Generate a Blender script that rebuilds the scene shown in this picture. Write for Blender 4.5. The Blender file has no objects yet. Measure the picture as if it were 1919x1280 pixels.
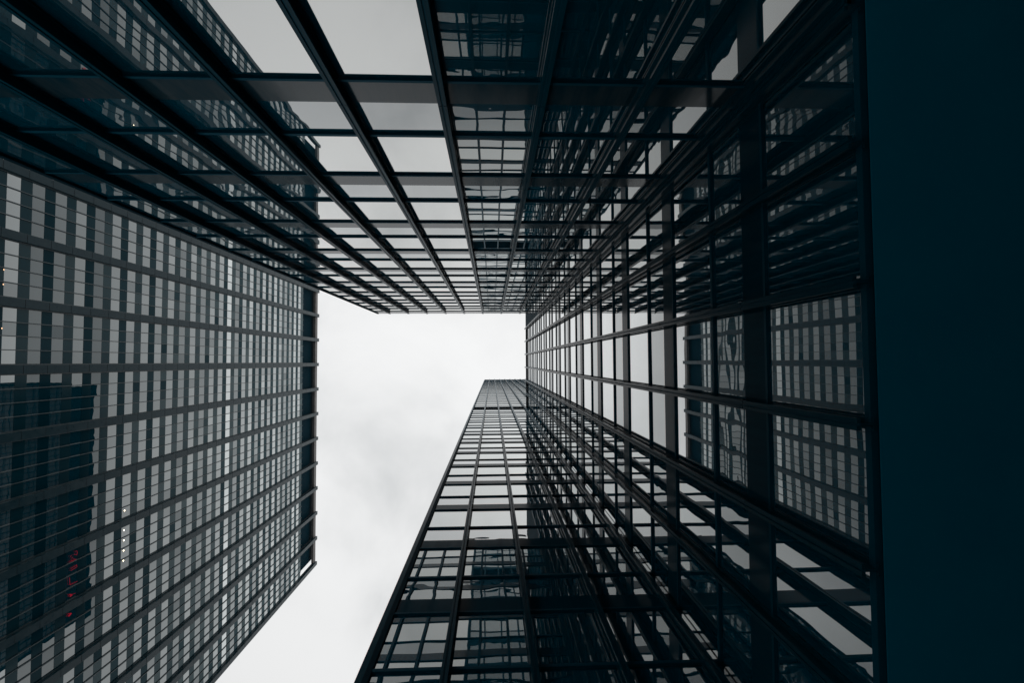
import bpy, math, random
from mathutils import Matrix, Vector, Euler

random.seed(7)
SC = bpy.context.scene
COL = SC.collection

# ------------------------------------------------------------------ camera
EYE = 1.6                                   # eye height above the plaza
cam_data = bpy.data.cameras.new('camera')
cam_data.sensor_fit = 'HORIZONTAL'
cam_data.sensor_width = 36.0
cam_data.lens = 18.0
cam_data.clip_start = 0.05
cam_data.clip_end = 3000.0
camera = bpy.data.objects.new('camera', cam_data)
COL.objects.link(camera)
# looking almost straight up; world x = image right, world y = image down
RX, RY, RZ = (0.9992345, 0.00552519, -0.03872838), (-0.0040001, 0.99921762, 0.03934659), (0.03891548, -0.03916155, 0.99847482)
camera.matrix_world = Matrix(((RX[0], -RY[0], -RZ[0], 0.0),
                              (RX[1], -RY[1], -RZ[1], 0.0),
                              (RX[2], -RY[2], -RZ[2], EYE),
                              (0, 0, 0, 1)))
SC.camera = camera

# ------------------------------------------------------------------ sky: even overcast over a Nishita sky
SUN_EL, SUN_ROT = math.radians(28), math.radians(205)
world = bpy.data.worlds.new('World')
SC.world = world
world.use_nodes = True
nt = world.node_tree
nt.nodes.clear()
out = nt.nodes.new('ShaderNodeOutputWorld')
bg = nt.nodes.new('ShaderNodeBackground')
bg.inputs['Strength'].default_value = 0.1
sky = nt.nodes.new('ShaderNodeTexSky')
sky.sky_type = 'NISHITA'
sky.sun_disc = False
sky.sun_elevation = SUN_EL
sky.sun_rotation = SUN_ROT
tc = nt.nodes.new('ShaderNodeTexCoord')
mp = nt.nodes.new('ShaderNodeMapping')
mp.inputs['Location'].default_value = (3.1, 1.7, 0.4)
n1 = nt.nodes.new('ShaderNodeTexNoise')
n1.inputs['Scale'].default_value = 3.4
n1.inputs['Detail'].default_value = 6.0
n1.inputs['Roughness'].default_value = 0.52
n1.inputs['Distortion'].default_value = 0.35
cr = nt.nodes.new('ShaderNodeValToRGB')
cr.color_ramp.interpolation = 'B_SPLINE'
e = cr.color_ramp.elements
e[0].position = 0.30; e[0].color = (0.64, 0.655, 0.66, 1)
e[1].position = 0.66; e[1].color = (0.93, 0.935, 0.935, 1)
m_ = cr.color_ramp.elements.new(0.47); m_.color = (0.865, 0.87, 0.872, 1)
sep = nt.nodes.new('ShaderNodeSeparateXYZ')
mr = nt.nodes.new('ShaderNodeMapRange')                      # overcast: brighter overhead than at the horizon
mr.inputs['From Min'].default_value = 0.0
mr.inputs['From Max'].default_value = 1.0
mr.inputs['To Min'].default_value = 5.0
mr.inputs['To Max'].default_value = 10.3
vm = nt.nodes.new('ShaderNodeVectorMath'); vm.operation = 'SCALE'
mix = nt.nodes.new('ShaderNodeMix'); mix.data_type = 'RGBA'
mix.inputs['Factor'].default_value = 0.97
L = nt.links.new
L(tc.outputs['Generated'], mp.inputs['Vector'])
L(mp.outputs['Vector'], n1.inputs['Vector'])
L(n1.outputs['Fac'], cr.inputs['Fac'])
L(tc.outputs['Generated'], sep.inputs['Vector'])
L(sep.outputs['Z'], mr.inputs['Value'])
L(cr.outputs['Color'], vm.inputs[0])
L(mr.outputs['Result'], vm.inputs['Scale'])
L(sky.outputs['Color'], mix.inputs[6])
L(vm.outputs['Vector'], mix.inputs[7])
L(mix.outputs[2], bg.inputs['Color'])
L(bg.outputs['Background'], out.inputs['Surface'])

# ------------------------------------------------------------------ sun behind the cloud
sun_d = bpy.data.lights.new('sun', 'SUN')
sun_d.energy = 0.5
sun_d.angle = math.radians(20)
sun_d.color = (1.0, 0.97, 0.93)
sun = bpy.data.objects.new('sun', sun_d)
COL.objects.link(sun)
sd = Vector((math.sin(SUN_ROT) * math.cos(SUN_EL), math.cos(SUN_ROT) * math.cos(SUN_EL), math.sin(SUN_EL)))
sun.rotation_euler = sd.to_track_quat('Z', 'Y').to_euler()
sun.location = sd * 400

SC.view_settings.view_transform = 'Standard'
SC.view_settings.look = 'None'
SC.view_settings.exposure = 0.0
SC.view_settings.gamma = 1.0
SC.view_settings.use_curve_mapping = False
SC.render.engine = 'CYCLES'
SC.cycles.max_bounces = 6
SC.cycles.glossy_bounces = 3
SC.cycles.diffuse_bounces = 3
SC.cycles.caustics_reflective = False
SC.cycles.sample_clamp_indirect = 6.0
SC.cycles.use_denoising = True

# ------------------------------------------------------------------ materials
def new_mat(name):
    m = bpy.data.materials.new(name)
    m.use_nodes = True
    m.node_tree.nodes.clear()
    return m, m.node_tree.nodes, m.node_tree.links.new

def glass_mat(name, f0, power, tint, base, bow, bow_scale, stretch=(1, 1, 1), rough=0.0, gain=None, vary=0.0):
    """coated window glass: mirror coat whose strength follows the viewing angle (Schlick), dark room behind,
    and the slight waviness of real panes"""
    m, N, K = new_mat(name)
    o = N.new('ShaderNodeOutputMaterial')
    mixs = N.new('ShaderNodeMixShader')
    dif = N.new('ShaderNodeBsdfDiffuse')
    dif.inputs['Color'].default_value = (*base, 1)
    glo = N.new('ShaderNodeBsdfGlossy')
    glo.inputs['Color'].default_value = (*tint, 1)
    glo.inputs['Roughness'].default_value = rough
    lw = N.new('ShaderNodeLayerWeight'); lw.inputs['Blend'].default_value = 0.5
    pw = N.new('ShaderNodeMath'); pw.operation = 'POWER'; pw.inputs[1].default_value = power
    ma = N.new('ShaderNodeMath'); ma.operation = 'MULTIPLY_ADD'
    ma.inputs[1].default_value = (1 - f0) if gain is None else gain
    ma.inputs[2].default_value = f0; ma.use_clamp = True
    K(lw.outputs['Facing'], pw.inputs[0]); K(pw.outputs[0], ma.inputs[0])
    geo = N.new('ShaderNodeNewGeometry')
    info = N.new('ShaderNodeObjectInfo')
    if vary:                                              # no two panes reflect quite alike
        sm = N.new('ShaderNodeMath'); sm.operation = 'ADD'
        K(info.outputs['Random'], sm.inputs[0]); K(geo.outputs['Random Per Island'], sm.inputs[1])
        fr = N.new('ShaderNodeMath'); fr.operation = 'FRACT'
        K(sm.outputs[0], fr.inputs[0])
        vr = N.new('ShaderNodeMapRange')
        vr.inputs['To Min'].default_value = 1 - vary; vr.inputs['To Max'].default_value = 1 + vary
        K(fr.outputs[0], vr.inputs['Value'])
        mv = N.new('ShaderNodeMath'); mv.operation = 'MULTIPLY'; mv.use_clamp = True
        K(ma.outputs[0], mv.inputs[0]); K(vr.outputs['Result'], mv.inputs[1])
        K(mv.outputs[0], mixs.inputs['Fac'])
    else:
        K(ma.outputs[0], mixs.inputs['Fac'])
    mul = N.new('ShaderNodeMath'); mul.operation = 'MULTIPLY'; mul.inputs[1].default_value = 57.0
    K(info.outputs['Random'], mul.inputs[0])
    add = N.new('ShaderNodeVectorMath'); add.operation = 'ADD'
    mpp = N.new('ShaderNodeMapping'); mpp.inputs['Scale'].default_value = stretch
    K(geo.outputs['Position'], mpp.inputs['Vector'])
    K(mpp.outputs['Vector'], add.inputs[0]); K(mul.outputs[0], add.inputs[1])
    no = N.new('ShaderNodeTexNoise')
    no.inputs['Scale'].default_value = bow_scale
    no.inputs['Detail'].default_value = 1.0
    no.inputs['Roughness'].default_value = 0.35
    K(add.outputs['Vector'], no.inputs['Vector'])
    bu = N.new('ShaderNodeBump'); bu.inputs['Strength'].default_value = 1.0
    bu.inputs['Distance'].default_value = bow
    K(no.outputs['Fac'], bu.inputs['Height'])
    K(bu.outputs['Normal'], glo.inputs['Normal'])
    K(dif.outputs[0], mixs.inputs[1]); K(glo.outputs[0], mixs.inputs[2])
    K(mixs.outputs[0], o.inputs['Surface'])
    return m

def surf_mat(name, c0, c1, rough, scale=3.0, stretch=(1, 1, 1), spec=0.5, metallic=0.0, bump=0.0, rvar=0.12, detail=5.0):
    m, N, K = new_mat(name)
    o = N.new('ShaderNodeOutputMaterial')
    p = N.new('ShaderNodeBsdfPrincipled')
    geo = N.new('ShaderNodeNewGeometry')
    info = N.new('ShaderNodeObjectInfo')
    mul = N.new('ShaderNodeMath'); mul.operation = 'MULTIPLY'; mul.inputs[1].default_value = 91.0
    K(info.outputs['Random'], mul.inputs[0])
    mpp = N.new('ShaderNodeMapping'); mpp.inputs['Scale'].default_value = stretch
    add = N.new('ShaderNodeVectorMath'); add.operation = 'ADD'
    K(geo.outputs['Position'], mpp.inputs['Vector'])
    K(mpp.outputs['Vector'], add.inputs[0]); K(mul.outputs[0], add.inputs[1])
    no = N.new('ShaderNodeTexNoise'); no.inputs['Scale'].default_value = scale
    no.inputs['Detail'].default_value = detail; no.inputs['Roughness'].default_value = 0.6
    K(add.outputs['Vector'], no.inputs['Vector'])
    ramp = N.new('ShaderNodeValToRGB')
    ramp.color_ramp.elements[0].position = 0.36; ramp.color_ramp.elements[0].color = (*c0, 1)
    ramp.color_ramp.elements[1].position = 0.68; ramp.color_ramp.elements[1].color = (*c1, 1)
    K(no.outputs['Fac'], ramp.inputs['Fac'])
    K(ramp.outputs['Color'], p.inputs['Base Color'])
    rr = N.new('ShaderNodeMapRange')
    rr.inputs['To Min'].default_value = max(0.02, rough - rvar); rr.inputs['To Max'].default_value = rough + rvar
    K(no.outputs['Fac'], rr.inputs['Value']); K(rr.outputs['Result'], p.inputs['Roughness'])
    p.inputs['Specular IOR Level'].default_value = spec
    p.inputs['Metallic'].default_value = metallic
    if bump:
        bu = N.new('ShaderNodeBump'); bu.inputs['Strength'].default_value = 1.0; bu.inputs['Distance'].default_value = bump
        K(no.outputs['Fac'], bu.inputs['Height']); K(bu.outputs['Normal'], p.inputs['Normal'])
    K(p.outputs[0], o.inputs['Surface'])
    return m

def glow_mat(name, col, strength):
    m, N, K = new_mat(name)
    o = N.new('ShaderNodeOutputMaterial'); em = N.new('ShaderNodeEmission')
    em.inputs['Color'].default_value = (*col, 1); em.inputs['Strength'].default_value = strength
    K(em.outputs[0], o.inputs['Surface'])
    return m

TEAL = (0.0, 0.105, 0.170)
M = {}
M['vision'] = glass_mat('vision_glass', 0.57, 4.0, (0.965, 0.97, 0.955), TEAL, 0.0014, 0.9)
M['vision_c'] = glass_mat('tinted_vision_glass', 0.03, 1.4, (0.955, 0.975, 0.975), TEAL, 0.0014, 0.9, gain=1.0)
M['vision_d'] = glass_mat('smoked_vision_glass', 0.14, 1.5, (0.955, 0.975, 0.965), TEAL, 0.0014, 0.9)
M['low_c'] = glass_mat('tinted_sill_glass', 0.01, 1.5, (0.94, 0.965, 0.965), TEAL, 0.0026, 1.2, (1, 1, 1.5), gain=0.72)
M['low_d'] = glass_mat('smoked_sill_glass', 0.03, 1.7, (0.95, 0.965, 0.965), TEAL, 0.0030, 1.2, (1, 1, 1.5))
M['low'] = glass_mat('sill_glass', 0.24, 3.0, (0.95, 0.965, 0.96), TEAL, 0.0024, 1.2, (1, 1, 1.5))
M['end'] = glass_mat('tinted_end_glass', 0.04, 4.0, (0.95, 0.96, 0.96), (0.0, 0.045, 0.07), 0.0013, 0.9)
M['bronze'] = surf_mat('weathered_bronze_panel', (0.0, 0.044, 0.070), (0.034, 0.070, 0.088), 0.13, 1.6, (4, 4, 0.7), 0.18, 0, 0.0004, 0.09, 8.0)
M['bronze_dark'] = surf_mat('blackened_bronze_panel', (0.0, 0.054, 0.088), (0.001, 0.066, 0.102), 0.12, 2.0, (5, 5, 0.5), 0.018, 0, 0.0003, 0.06)
M['fin'] = surf_mat('dark_bronze_mullion', (0.0, 0.056, 0.090), (0.0, 0.070, 0.106), 0.22, 5.0, (3, 3, 0.5), 0.030)
M['bar'] = surf_mat('black_glazing_bar', (0.0, 0.085, 0.138), (0.0, 0.095, 0.152), 0.5, 4.0, (1, 1, 1), 0.03)
M['louvre'] = surf_mat('black_louvre', (0.0, 0.024, 0.040), (0.0, 0.030, 0.048), 0.7, 4.0, (1, 1, 1), 0.03)
M['soffit'] = surf_mat('dark_soffit', (0.0, 0.25, 0.40), (0.0, 0.275, 0.43), 0.8, 1.0, (1, 1, 1), 0.02)
M['fascia'] = surf_mat('dark_fascia', (0.0, 0.075, 0.12), (0.0, 0.08, 0.128), 0.8, 1.0, (1, 1, 1), 0.02)
for nm, c in (('aw0', 0.55), ('aw1', 0.76), ('aw2', 0.98), ('aw3', 1.15), ('aw4', 1.7)):
    M[nm] = glass_mat('office_window_' + nm[-1], 0.0, 1.6, (0.925, 0.965, 0.96), (0.0, 0.034, 0.053), 0.0030, 0.55, (1, 1, 1.2), gain=c, vary=0.10)
M['asp0'] = glass_mat('dark_spandrel_glass', 0.002, 2.9, (0.16, 0.22, 0.235), (0.0, 0.026, 0.040), 0.001, 0.6, rough=0.12, vary=0.3)
M['asp1'] = glass_mat('grey_spandrel_glass', 0.005, 2.6, (0.27, 0.325, 0.335), (0.001, 0.030, 0.044), 0.001, 0.6, rough=0.15, vary=0.3)
M['stone'] = surf_mat('grey_granite_cladding', (0.001, 0.026, 0.038), (0.009, 0.036, 0.048), 0.30, 1.1, (1, 1, 1), 0.15, 0, 0.0, 0.1)
M['joint'] = surf_mat('dark_joint', (0.0, 0.010, 0.016), (0.002, 0.013, 0.019), 0.8)
M['alu'] = surf_mat('grey_aluminium', (0.024, 0.050, 0.062), (0.045, 0.072, 0.082), 0.36, 2.0, (1, 1, 1), 0.4)
M['concrete'] = surf_mat('pale_concrete', (0.20, 0.19, 0.185), (0.30, 0.285, 0.275), 0.75, 0.8)
M['roof'] = surf_mat('grey_roofing', (0.06, 0.06, 0.062), (0.10, 0.10, 0.10), 0.85, 0.7)
M['paving'] = surf_mat('granite_paving', (0.36, 0.36, 0.355), (0.46, 0.455, 0.45), 0.7, 0.9, detail=8)
M['lamp'] = glow_mat('warm_lamp', (1.0, 0.86, 0.62), 7.0)
M['amber'] = glow_mat('amber_lamp', (1.0, 0.62, 0.36), 1.6)
M['sign_refl'] = glow_mat('red_reflection', (0.85, 0.03, 0.07), 0.28)  # glow for the strokes that stand in for a mirrored red sign

# ------------------------------------------------------------------ mesh helpers
class MB:
    def __init__(self):
        self.v, self.f = [], []
    def hexa(self, pts):
        b = len(self.v)
        self.v += [tuple(p) for p in pts]
        self.f += [(b, b+3, b+2, b+1), (b+4, b+5, b+6, b+7), (b, b+1, b+5, b+4), (b+1, b+2, b+6, b+5), (b+2, b+3, b+7, b+6), (b+3, b, b+4, b+7)]
    def box(self, x0, x1, y0, y1, z0, z1):
        if x0 > x1: x0, x1 = x1, x0
        if y0 > y1: y0, y1 = y1, y0
        self.hexa([(x0, y0, z0), (x1, y0, z0), (x1, y1, z0), (x0, y1, z0), (x0, y0, z1), (x1, y0, z1), (x1, y1, z1), (x0, y1, z1)])
    def tube(self, pts, r, sides=6):
        for a, b in zip(pts[:-1], pts[1:]):
            a, b = Vector(a), Vector(b)
            d = (b - a).normalized()
            s = d.cross(Vector((1, 0, 0)))
            s = s.normalized() if s.length > 1e-6 else Vector((0, 1, 0))
            t = d.cross(s)
            k = len(self.v)
            for q in (a - d * r * .3, b + d * r * .3):
                for i in range(sides):
                    an = 2 * math.pi * i / sides
                    self.v.append(tuple(q + s * math.cos(an) * r + t * math.sin(an) * r))
            for i in range(sides):
                j = (i + 1) % sides
                self.f.append((k + i, k + j, k + sides + j, k + sides + i))
            self.f.append(tuple(k + i for i in reversed(range(sides))))
            self.f.append(tuple(k + sides + i for i in range(sides)))
    def mesh(self, name, mat):
        me = bpy.data.meshes.new(name)
        me.from_pydata(self.v, [], self.f)
        me.materials.append(mat)
        me.update()
        return me
    def build(self, name, mat, parent=None, kind=None, loc=None):
        if not self.v:
            return None
        return link(name, self.mesh(name, mat), parent, loc, kind=kind)

def link(name, data, parent=None, loc=None, rot=None, kind=None):
    o = bpy.data.objects.new(name, data)
    COL.objects.link(o)
    if parent is not None:
        o.parent = parent
    if loc is not None:
        o.location = loc
    if rot is not None:
        o.rotation_euler = rot
    if kind:
        o['kind'] = kind
    return o

def thing(name, label, cat, loc, group=None):
    o = link(name, None, None, loc)
    o.empty_display_size = 1.0
    o['label'] = label; o['category'] = cat
    if group: o['group'] = group
    return o

_cache = {}
def unit_box(kind, sx, sy, sz, mat):
    """a bevel-edged slab centred on its origin, shared by alike pieces"""
    key = (kind, round(sx, 3), round(sy, 3), round(sz, 3), mat.name)
    if key not in _cache:
        m = MB()
        x, y, z = sx / 2, sy / 2, sz / 2
        m.box(-x, x, -y, y, -z, z)
        _cache[key] = m.mesh(kind, mat)
    return _cache[key]

def project(p):
    d = Vector(p) - Vector((0, 0, EYE))
    z = d.dot(Vector(RZ))
    if z <= 0.01:
        return None
    return 959.5 + 959.5 * d.dot(Vector(RX)) / z, 640 + 959.5 * d.dot(Vector(RY)) / z

def px_area(quad):
    q = [project(p) for p in quad]
    if any(a is None for a in q):
        return 0.0
    if max(a[0] for a in q) < 0 or min(a[0] for a in q) > 1919 or max(a[1] for a in q) < 0 or min(a[1] for a in q) > 1280:
        return 0.0
    return abs(sum(q[i][0] * q[(i + 1) % 4][1] - q[(i + 1) % 4][0] * q[i][1] for i in range(4))) / 2

# ------------------------------------------------------------------ the setting
g = MB(); g.box(-900, 900, -900, 900, -0.5, 0.0)
ground = g.build('plaza_ground', M['paving']); ground['kind'] = 'structure'

# ------------------------------------------------------------------ the bronze-and-glass blocks
PER, OFF, W = 3.8454, 7.3819 + EYE, 1.525
DB, XC, YD = 4.1497, 4.0604, 5.4025
LEDGE, SPAN, BAR0, BAR1 = 0.06, 0.72, 1.80, 1.89       # heights within a storey

class Wall:
    """one facade: u runs along it, n points out of it, z is up (world height)"""
    def __init__(self, root, theta, ox, oy):
        self.root, self.th, self.o = root, theta, Vector((ox, oy))
        self.u = Vector((math.cos(theta), math.sin(theta)))
        self.n = Vector((math.sin(theta), -math.cos(theta)))
        self.rl = root.location.copy()
    def w(self, u, n, z):
        p = self.o + self.u * u + self.n * n
        return Vector((p.x, p.y, z))
    def l(self, u, n, z):
        return self.w(u, n, z) - self.rl
    def slab(self, mb, u0, u1, n0, n1, z0, z1):
        mb.hexa([self.l(u0, n1, z0), self.l(u1, n1, z0), self.l(u1, n0, z0), self.l(u0, n0, z0),
                 self.l(u0, n1, z1), self.l(u1, n1, z1), self.l(u1, n0, z1), self.l(u0, n0, z1)])
    def area(self, u0, u1, n, z0, z1):
        return px_area([self.w(u0, n, z0), self.w(u1, n, z0), self.w(u1, n, z1), self.w(u0, n, z1)])
    def piece(self, name, u0, u1, n0, n1, z0, z1, mat, tilt=0.0, parent=None):
        me = unit_box(name, u1 - u0, n1 - n0, z1 - z0, mat)
        pl = self.l((u0 + u1) / 2, (n0 + n1) / 2, (z0 + z1) / 2)
        o = link(name, me, parent or self.root, pl)
        rx, rz = random.gauss(0, tilt), random.gauss(0, tilt)
        o.rotation_euler = Euler((rx, 0, self.th + rz), 'XYZ')
        return o

def mullion(wl, u, z0, z1, k0, k1):
    """an I-section mullion standing off the glass, in storey lengths with open joints"""
    m, d = MB(), MB()
    cuts = [z0] + [OFF + PER * k + 0.42 for k in range(k0, k1 + 1) if z0 + .3 < OFF + PER * k + 0.42 < z1 - .3] + [z1]
    for a, b in zip(cuts[:-1], cuts[1:]):
        b -= 0.016
        wl.slab(m, u - .062, u + .062, 0.004, 0.022, a, b)          # back flange
        wl.slab(m, u - .014, u + .014, 0.022, 0.160, a, b)          # web
        wl.slab(m, u - .066, u - .014, 0.160, 0.200, a, b)          # front flange in two halves
        wl.slab(m, u + .014, u + .066, 0.160, 0.200, a, b)
        wl.slab(d, u - .014, u + .014, 0.160, 0.180, a, b)          # dark gasket in the groove between them
    o = m.build('mullion', M['fin'], wl.root)
    d.build('gasket', M['bar'], o)
    return o

def curtain_wall(wl, mats, bays, k0, k1, ztop, proj=lambda k: .034, louvres=(), fin_top=None, fins=(), tilt=0.0012, limit=300, min_px=60, u_end=None):
    """bays: list of (u0,u1); storeys k0..k1-1, storey k0-1 shows only its tall pane"""
    panes, spans = [], []
    for (u0, u1) in bays:
        for k in range(k0 - 1, k1):
            zb = OFF + PER * k
            if k in louvres:
                continue
            if k >= k0:
                panes.append((u0, u1, zb + SPAN, zb + BAR0, mats[0]))
            panes.append((u0, u1, zb + BAR1, zb + PER, mats[1]))
        for k in range(k0, k1 + 1):
            zb = OFF + PER * k
            spans.append((u0, u1, zb + LEDGE, min(zb + SPAN, ztop)))
    for lst, nm in ((panes, 'window_pane'), (spans, 'spandrel_panel')):
        lst.sort(key=lambda p: -wl.area(p[0], p[1], 0, p[2], p[3]))
        rest = {}
        for i, p in enumerate(lst):
            a, b = p[0] + .006, p[1] - .006
            mt = M[p[4]] if nm == 'window_pane' else M[mats[2]]
            nn = -0.012 if nm == 'window_pane' else 0.0
            if i < limit and wl.area(p[0], p[1], 0, p[2], p[3]) > min_px:
                wl.piece(nm, a, b, nn - .03, nn, p[2] + .004, p[3] - .004, mt, tilt if nm == 'window_pane' else 0.0004)
            else:
                wl.slab(rest.setdefault(mt.name, (MB(), mt))[0], a, b, nn - .03, nn, p[2] + .004, p[3] - .004)
        for mb, mt in rest.values():
            mb.build(nm, mt, wl.root, kind='stuff')
    ua, ub = bays[0][0], (u_end if u_end is not None else bays[-1][1])
    ua, ub = min(min(b) for b in bays), max(max(b) for b in bays)
    for k in range(k0, k1 + 1):
        zb = OFF + PER * k
        m = MB(); wl.slab(m, ua, ub, -0.05, proj(k), zb, zb + LEDGE)
        m.build('ledge', M['bar'], wl.root)
    for k in range(k0 - 1, k1):
        if k in louvres: continue
        zb = OFF + PER * k
        m = MB(); wl.slab(m, ua, ub, -0.05, proj(k) + .004, zb + BAR0, zb + BAR1)
        m.build('glazing_bar', M['bar'], wl.root)
    for k in louvres:
        zb = OFF + PER * k
        for (u0, u1) in bays:
            m = MB()
            z = zb + SPAN + .02
            while z < zb + PER - .1:
                m.hexa([wl.l(u0 + .01, 0.0, z), wl.l(u1 - .01, 0.0, z), wl.l(u1 - .01, -.04, z + .16), wl.l(u0 + .01, -.04, z + .16),
                        wl.l(u0 + .01, 0.0, z + .02), wl.l(u1 - .01, 0.0, z + .02), wl.l(u1 - .01, -.04, z + .18), wl.l(u0 + .01, -.04, z + .18)])
                z += .2
            m.build('louvre', M['louvre'], wl.root)
    for u in fins:
        mullion(wl, u, OFF - PER + BAR0 - .03, fin_top, k0, k1)

# ---- low block (top of the picture): faces +y
FT_B = 42.35 + EYE
ZB = 43.75 + EYE
low = thing('office_block', 'low black bronze and glass office block with deep projecting mullions, mirroring white sky', 'building', (-9.72, -DB, 0), 'dark bronze and glass office blocks')
wb = Wall(low, math.pi, 0, -DB)                 # u = -x
finsx = [-8.3756 + W * i for i in range(9)]
edges = sorted([-x for x in finsx if x < XC - .1])
edges_all = [-XC + .004] + edges + [9.70]
baysB = list(zip(edges_all[:-1], edges_all[1:]))
curtain_wall(wb, ('low', 'vision', 'bronze'), baysB, 0, 9, ZB, fin_top=FT_B, fins=edges)
m = MB(); m.box(-9.66 + 9.72, XC - .02 + 9.72, -26, -0.05, OFF - PER + BAR1 - .1, ZB - .05); m.build('wall', M['louvre'], low)
for i, (a, b) in enumerate(baysB):
    wb.piece('parapet_panel', a + .006, b - .006, -.04, 0.0, OFF + 9 * PER + SPAN + .02, ZB, M['bronze'])
m = MB(); wb.slab(m, 9.60, 9.72, -.2, .055, OFF - PER + BAR1 - .03, ZB); m.build('corner_post', M['louvre'], low)
m = MB(); m.box(-0.05, XC + 9.70, -26.05, 0.01, ZB, ZB + .06); m.build('roof', M['roof'], low)

# ---- middle block (right of the picture): faces -x
ZC = 62.0 + EYE
FT_C = 61.1 + EYE
mid = thing('office_block', 'dark glass block on the right, its mullions rising from the black lobby soffit', 'building', (XC, 0, 0), 'dark bronze and glass office blocks')
wc = Wall(mid, -math.pi / 2, XC, 0)             # u = -y
finsy = [-5.411 + W * i for i in range(8)]
ed = sorted([-y for y in finsy if -DB + .1 < y < YD - .1])
eC = [-YD + .004] + ed + [DB - .004]
if eC[1] - eC[0] < .3: eC.pop(1); ed.pop(0)
baysC = list(zip(eC[:-1], eC[1:]))
curtain_wall(wc, ('low_c', 'vision_c', 'bronze_dark'), baysC, 0, 14, ZC, proj=lambda k: .024, louvres=(13,), fin_top=FT_C, fins=ed)
m = MB(); m.box(.05, 26, -26, YD - .01, OFF - PER + BAR1 - .1, ZC - .05); m.build('wall', M['louvre'], mid)
for a, b in baysC:
    wc.piece('parapet_panel', a + .006, b - .006, -.04, -.004, OFF + 14 * PER + SPAN + .005, ZC, M['louvre'])
m = MB(); m.box(.02, 26, -26, YD - .02, ZC, ZC + .06); m.build('roof', M['roof'], mid)
zs = OFF - PER + BAR0 - .02
m = MB(); m.box(.03, 10, -12, 12, zs - .028, zs - .02); m.build('soffit', M['soffit'], mid)
m = MB(); m.box(6.0, 6.1, -12, 12, 0, zs - .05); m.build('lobby_wall', M['low'], mid)

# ---- tall tower (bottom of the picture): faces -y, end wall faces -x
XD = -2.1984
ZD = 155.0 + EYE
tower = thing('office_tower', 'tallest dark glass tower narrowing upward, with a black louvre band and thin mullions', 'building', (XD, YD, 0), 'dark bronze and glass office blocks')
wd = Wall(tower, 0.0, 0, YD)                    # u = x
finsd = [-0.8202 + W * i for i in range(9)]
eD = [XD + .02] + finsd + [finsd[-1] + W]
baysD = list(zip(eD[:-1], eD[1:]))
KD = 38
curtain_wall(wd, ('low_d', 'vision_d', 'bronze_dark'), baysD, 0, KD, ZD, proj=lambda k: .030 if k < 13 else .021, louvres=(13,), fin_top=ZD - .05, fins=finsd, min_px=70)
m = MB(); m.box(.06, 34, .05, 71.5, OFF - PER + BAR1 - .1, ZD - .05); m.build('wall', M['louvre'], tower)
m = MB(); m.box(0, 34, 0.01, 71.55, ZD, ZD + .06); m.build('roof', M['roof'], tower)
for a, b in baysD:
    wd.piece('parapet_panel', a + .006, b - .006, -.04, 0.0, OFF + KD * PER + SPAN + .02, ZD, M['bronze'])
m = MB(); wd.slab(m, XD - .02, XD + .09, -.2, .04, OFF - PER + BAR1 - .03, ZD); m.build('corner_post', M['louvre'], tower)
m = MB(); m.box(.3, 33, 1.0, 71.4, ZD + .06, ZD + 9.5); m.build('penthouse', M['louvre'], tower)
# end wall of the tower, seen only in reflections
we = Wall(tower, -math.pi / 2, XD, 0)           # u = -y
eE = [-(YD + .18 + 1.53 * i) for i in range(47)][::-1]
baysE = list(zip(eE[:-1], eE[1:]))
rest = {k: MB() for k in ('end', 'low', 'bronze', 'bar', 'fin')}
for k in range(0, KD):
    zb = OFF + PER * k
    for a, b in baysE:
        if k != 13:
            we.slab(rest['end'], a + .01, b - .01, -.03, 0, zb + SPAN, zb + BAR0)
            we.slab(rest['end'], a + .01, b - .01, -.03, 0, zb + BAR1, zb + PER)
        we.slab(rest['bronze'], a + .01, b - .01, -.03, .004, zb + LEDGE, zb + SPAN)
    we.slab(rest['bar'], eE[0], eE[-1], -.04, .06, zb, zb + LEDGE)
    we.slab(rest['bar'], eE[0], eE[-1], -.04, .06, zb + BAR0, zb + BAR1)
for a in eE:
    we.slab(rest['fin'], a - .07, a + .07, 0.004, .2, OFF, ZD - .1)
for nm, key in (('window_pane', 'end'), ('spandrel_panel', 'bronze'), ('glazing_bar', 'bar'), ('mullion', 'fin')):
    rest[key].build(nm, M[key], tower, kind='stuff')

# ------------------------------------------------------------------ the tower across the street (left): faces +x
XA, AY0, AW, NB = -62.0, -25.55, 8.745, 11
AP, AT0 = 3.70, 69.77 + EYE                     # storey height, top edge of the lowest window row in view
HA = 186.1 + EYE
GA = -0.60                                      # glass plane behind the column fronts
CW = 1.14
left = thing('office_tower', 'grey granite tower on the left with stacked rows of pale windows between long columns', 'building', (XA, AY0, 0))
wa = Wall(left, math.pi / 2, XA, 0)             # u = y
ends = [AY0 + AW * i for i in range(NB + 1)]
KLO, KHI = -18, 27
mul = {0: 'aw4', 1: 'aw1', 2: 'aw1', 3: 'aw2', 4: 'aw0', 5: 'aw2', 15: 'aw4', 18: 'aw3', 22: 'aw3', 10: 'aw1', 26: 'aw3'}
fl_mat = {}
for k in range(KLO, KHI + 1):
    fl_mat[k] = mul.get(k, random.choice(('aw2', 'aw2', 'aw2', 'aw3', 'aw1')))
JW = 0.16
wins, spn = [], []
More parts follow.
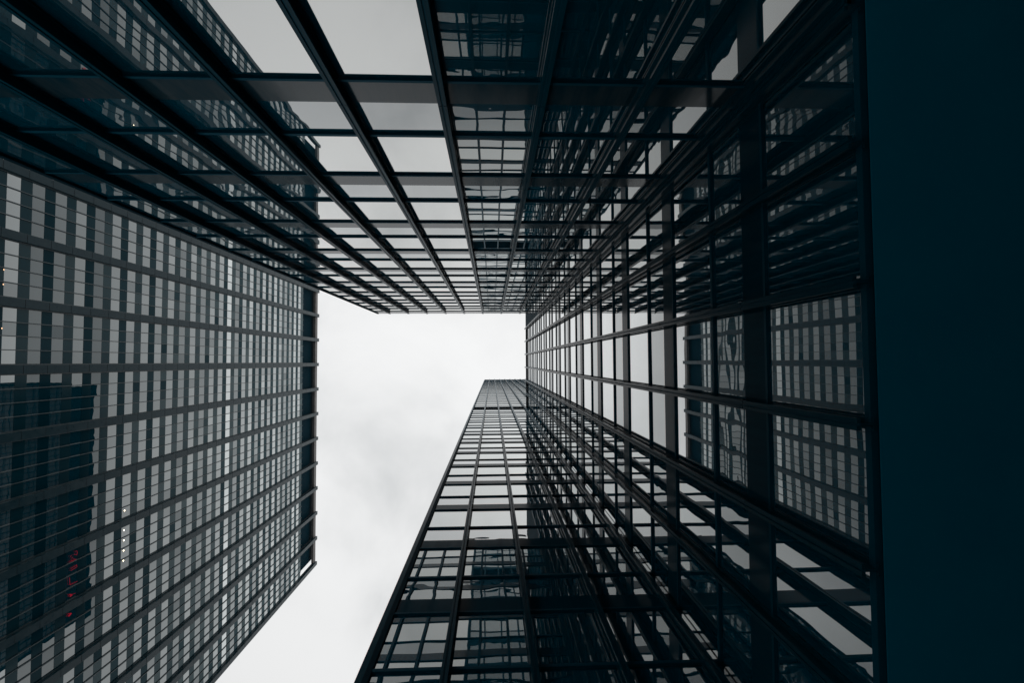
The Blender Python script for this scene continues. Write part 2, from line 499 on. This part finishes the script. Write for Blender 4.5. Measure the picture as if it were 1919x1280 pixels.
for i in range(NB):
    c0, c1 = ends[i] + CW / 2 + JW, ends[i + 1] - CW / 2 - JW
    dw = (c1 - c0) / 4
    for q in range(4):
        for k in range(KLO, KHI + 1):
            zt = AT0 + AP * k
            mt = fl_mat[k]
            r = random.random()
            if r < .12: mt = 'aw%d' % max(0, int(mt[2]) - 1)
            wins.append((c0 + q * dw, c0 + (q + 1) * dw, zt - 1.93, zt, mt))
            sm = 'asp1' if random.Random(k * 7 + 3).random() < .55 else 'asp0'
            if random.random() < .06: sm = 'asp0'
            if k < KHI:
                spn.append((c0 + q * dw, c0 + (q + 1) * dw, zt + .012, zt + AP - 1.93 - .012, sm))
            else:
                spn.append((c0 + q * dw, c0 + (q + 1) * dw, zt + .012, zt + 2.1, 'asp1'))
for lst, nm in ((wins, 'window_pane'), (spn, 'spandrel_panel')):
    lst.sort(key=lambda p: -wa.area(p[0], p[1], GA, p[2], p[3]))
    rest = {}
    for i, p in enumerate(lst):
        nn = GA + (0 if nm == 'window_pane' else .012)
        if i < 300:
            wa.piece(nm, p[0] + .01, p[1] - .01, nn - .05, nn, p[2], p[3], M[p[4]], .0016 if nm == 'window_pane' else .0004)
        else:
            mb = rest.setdefault(p[4], MB())
            # each pane leans a hair its own way
            d = [random.gauss(0, .0011) for _ in range(2)]
            hw, hh = (p[1] - p[0]) / 2, (p[3] - p[2]) / 2
            def nz(su, sz): return nn + d[0] * su * hw + d[1] * sz * hh
            a, b = p[0] + .01, p[1] - .01
            mb.hexa([wa.l(a, nz(-1, -1), p[2]), wa.l(b, nz(1, -1), p[2]), wa.l(b, nn - .06, p[2]), wa.l(a, nn - .06, p[2]),
                     wa.l(a, nz(-1, 1), p[3]), wa.l(b, nz(1, 1), p[3]), wa.l(b, nn - .06, p[3]), wa.l(a, nn - .06, p[3])])
    for key, mb in rest.items():
        mb.build(nm, M[key], left, kind='stuff')
zw_top = AT0 + AP * KHI + 2.1
zb_lo = AT0 + AP * KLO - 1.93
for i in range(NB):
    c0, c1 = ends[i] + CW / 2 + JW, ends[i + 1] - CW / 2 - JW
    dw = (c1 - c0) / 4
    for q in (1, 2, 3):
        m = MB(); u = c0 + q * dw
        wa.slab(m, u - .055, u + .055, GA + .013, GA + .17, zb_lo, zw_top + .25)
        m.build('mullion', M['alu'], left)
    for a, b in ((ends[i] + CW / 2 + .002, c0 - .004), (c1 + .004, ends[i + 1] - CW / 2 - .002)):
        m = MB(); wa.slab(m, a, b, GA - .05, GA + .10, zb_lo, zw_top)
        m.build('jamb', M['alu'], left)
# columns clad in granite panels, one to a storey
cp = []
for i, u in enumerate(ends):
    m = MB(); wa.slab(m, u - CW / 2 + .02, u + CW / 2 - .02, -1.2, -.02, 0, HA - .01)
    c = m.build('column', M['joint'], left)
    k = KLO - 4
    while True:
        z0 = AT0 + AP * k + .55; z1 = min(z0 + AP, HA)
        if z0 > HA - .1: break
        cp.append((c, u, max(z0, 0.02), z1))
        k += 1
cp.sort(key=lambda p: -wa.area(p[1] - CW / 2, p[1] + CW / 2, 0, p[2], p[3]))
for j, (c, u, z0, z1) in enumerate(cp):
    if z1 < 0.1: continue
    if j < 300:
        wa.piece('cladding_panel', u - CW / 2, u + CW / 2, -.62, 0, z0 + .045, z1 - .045, M['stone'], 0, parent=c)
rest = {}
for j, (c, u, z0, z1) in enumerate(cp):
    if j >= 300 and z1 > .1:
        wa.slab(rest.setdefault(c.name, (c, MB()))[1], u - CW / 2, u + CW / 2, -.62, 0, z0 + .045, z1 - .045)
for c, mb in rest.values():
    mb.build('cladding_panel', M['stone'], c, kind='stuff')
# open plant storey at the top: fascia beams between the columns, black wall set back
for i in range(NB):
    m = MB(); wa.slab(m, ends[i] + CW / 2 - .01, ends[i + 1] - CW / 2 + .01, GA - .7, GA, HA - 2.2, HA - .05)
    m.build('fascia_beam', M['concrete'], left)
y_lo, y_hi = ends[0] - .5, ends[-1] + .5
m = MB(); wa.slab(m, y_lo + .4, y_hi - .4, -38, GA - .07, 0, zw_top - .05); m.build('wall', M['joint'], left)
m = MB(); wa.slab(m, y_lo + .4, ends[-1] - 1.3, -38, -1.9, zw_top, HA + .8); m.build('plant_wall', M['louvre'], left)

# ------------------------------------------------------------------ ceiling lamps behind the office windows
def lamp(u, z, mat, r, label, group=None):
    t = thing('ceiling_lamp', label, 'lamp', wa.w(u, GA + .03, z), group)
    m = MB()
    n = 12
    def ring(rad, x):
        return [(x, rad * math.cos(2 * math.pi * i / n), rad * math.sin(2 * math.pi * i / n)) for i in range(n)]
    A, B, C_ = ring(r * 1.25, -.02), ring(r * 1.25, .03), ring(r, .03)
    m.v = A + B + C_
    for i in range(n):
        j = (i + 1) % n
        m.f += [(i, j, n + j, n + i), (n + i, n + j, 2 * n + j, 2 * n + i)]
    m.build('housing', M['alu'], t)
    b = MB()
    b.v = ring(r * .96, .02) + ring(r * .6, .05) + [(.06, 0, 0)]
    for i in range(n):
        j = (i + 1) % n
        b.f += [(i, j, n + j, n + i), (n + i, n + j, 2 * n)]
    b.build('bulb', mat, t)
    return t

c0 = ends[0]
def win_center(y):                    # centre of the window that holds y
    return y
lamps = [(25.0, 90.6, 'single warm ceiling lamp in the window above the row of four lit lamps'),
         (28.3, 90.6, 'first warm ceiling lamp in the vertical row of four in the pale windows'),
         (30.0, 90.6, 'second warm ceiling lamp in the row of four in the pale windows'),
         (31.7, 90.6, 'third warm ceiling lamp in the row of four in the pale windows'),
         (33.4, 90.6, 'last warm ceiling lamp in the row of four, nearest the picture bottom')]
for y, h, lb in lamps:
    lamp(y, h + EYE, M['lamp'], .13, lb, 'ceiling lamps in the grey tower')
for y, h, lb in ((-12.15, 67.75, 'tiny amber lamp in the pale window at the left edge, upper of two'),
                 (-10.25, 67.75, 'tiny amber lamp in the pale window at the left edge, lower of two'),
                 (-4.6, 67.75, 'tiny amber lamp in the next pale window down at the left edge')):
    lamp(y, h + EYE, M['amber'], .10, lb, 'ceiling lamps in the grey tower')

# ------------------------------------------------------------------ red sign reflection, built as glowing strokes on the left tower's dark windows
sign_refl = thing('sign_reflection', 'glowing red strokes standing for a sign reflected in dark lower windows of the grey tower', 'sign', wa.w(32.0, GA + .16, 79.4 + EYE))
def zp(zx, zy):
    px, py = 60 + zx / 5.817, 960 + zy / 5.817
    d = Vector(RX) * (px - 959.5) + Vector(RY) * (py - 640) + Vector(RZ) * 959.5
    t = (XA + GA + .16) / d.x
    return Vector((0, 0, EYE)) + d * t - sign_refl.location
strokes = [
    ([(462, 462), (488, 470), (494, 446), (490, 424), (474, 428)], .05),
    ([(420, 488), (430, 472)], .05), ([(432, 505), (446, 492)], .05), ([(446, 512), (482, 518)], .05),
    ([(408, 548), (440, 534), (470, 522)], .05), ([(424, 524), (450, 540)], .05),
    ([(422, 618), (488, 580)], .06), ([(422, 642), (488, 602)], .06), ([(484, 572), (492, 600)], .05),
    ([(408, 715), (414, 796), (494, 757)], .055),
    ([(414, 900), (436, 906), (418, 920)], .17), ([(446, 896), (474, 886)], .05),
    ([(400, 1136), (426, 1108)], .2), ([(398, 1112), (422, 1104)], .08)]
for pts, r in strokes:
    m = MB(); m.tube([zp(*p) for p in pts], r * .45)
    m.build('reflection_stroke', M['sign_refl'], sign_refl)
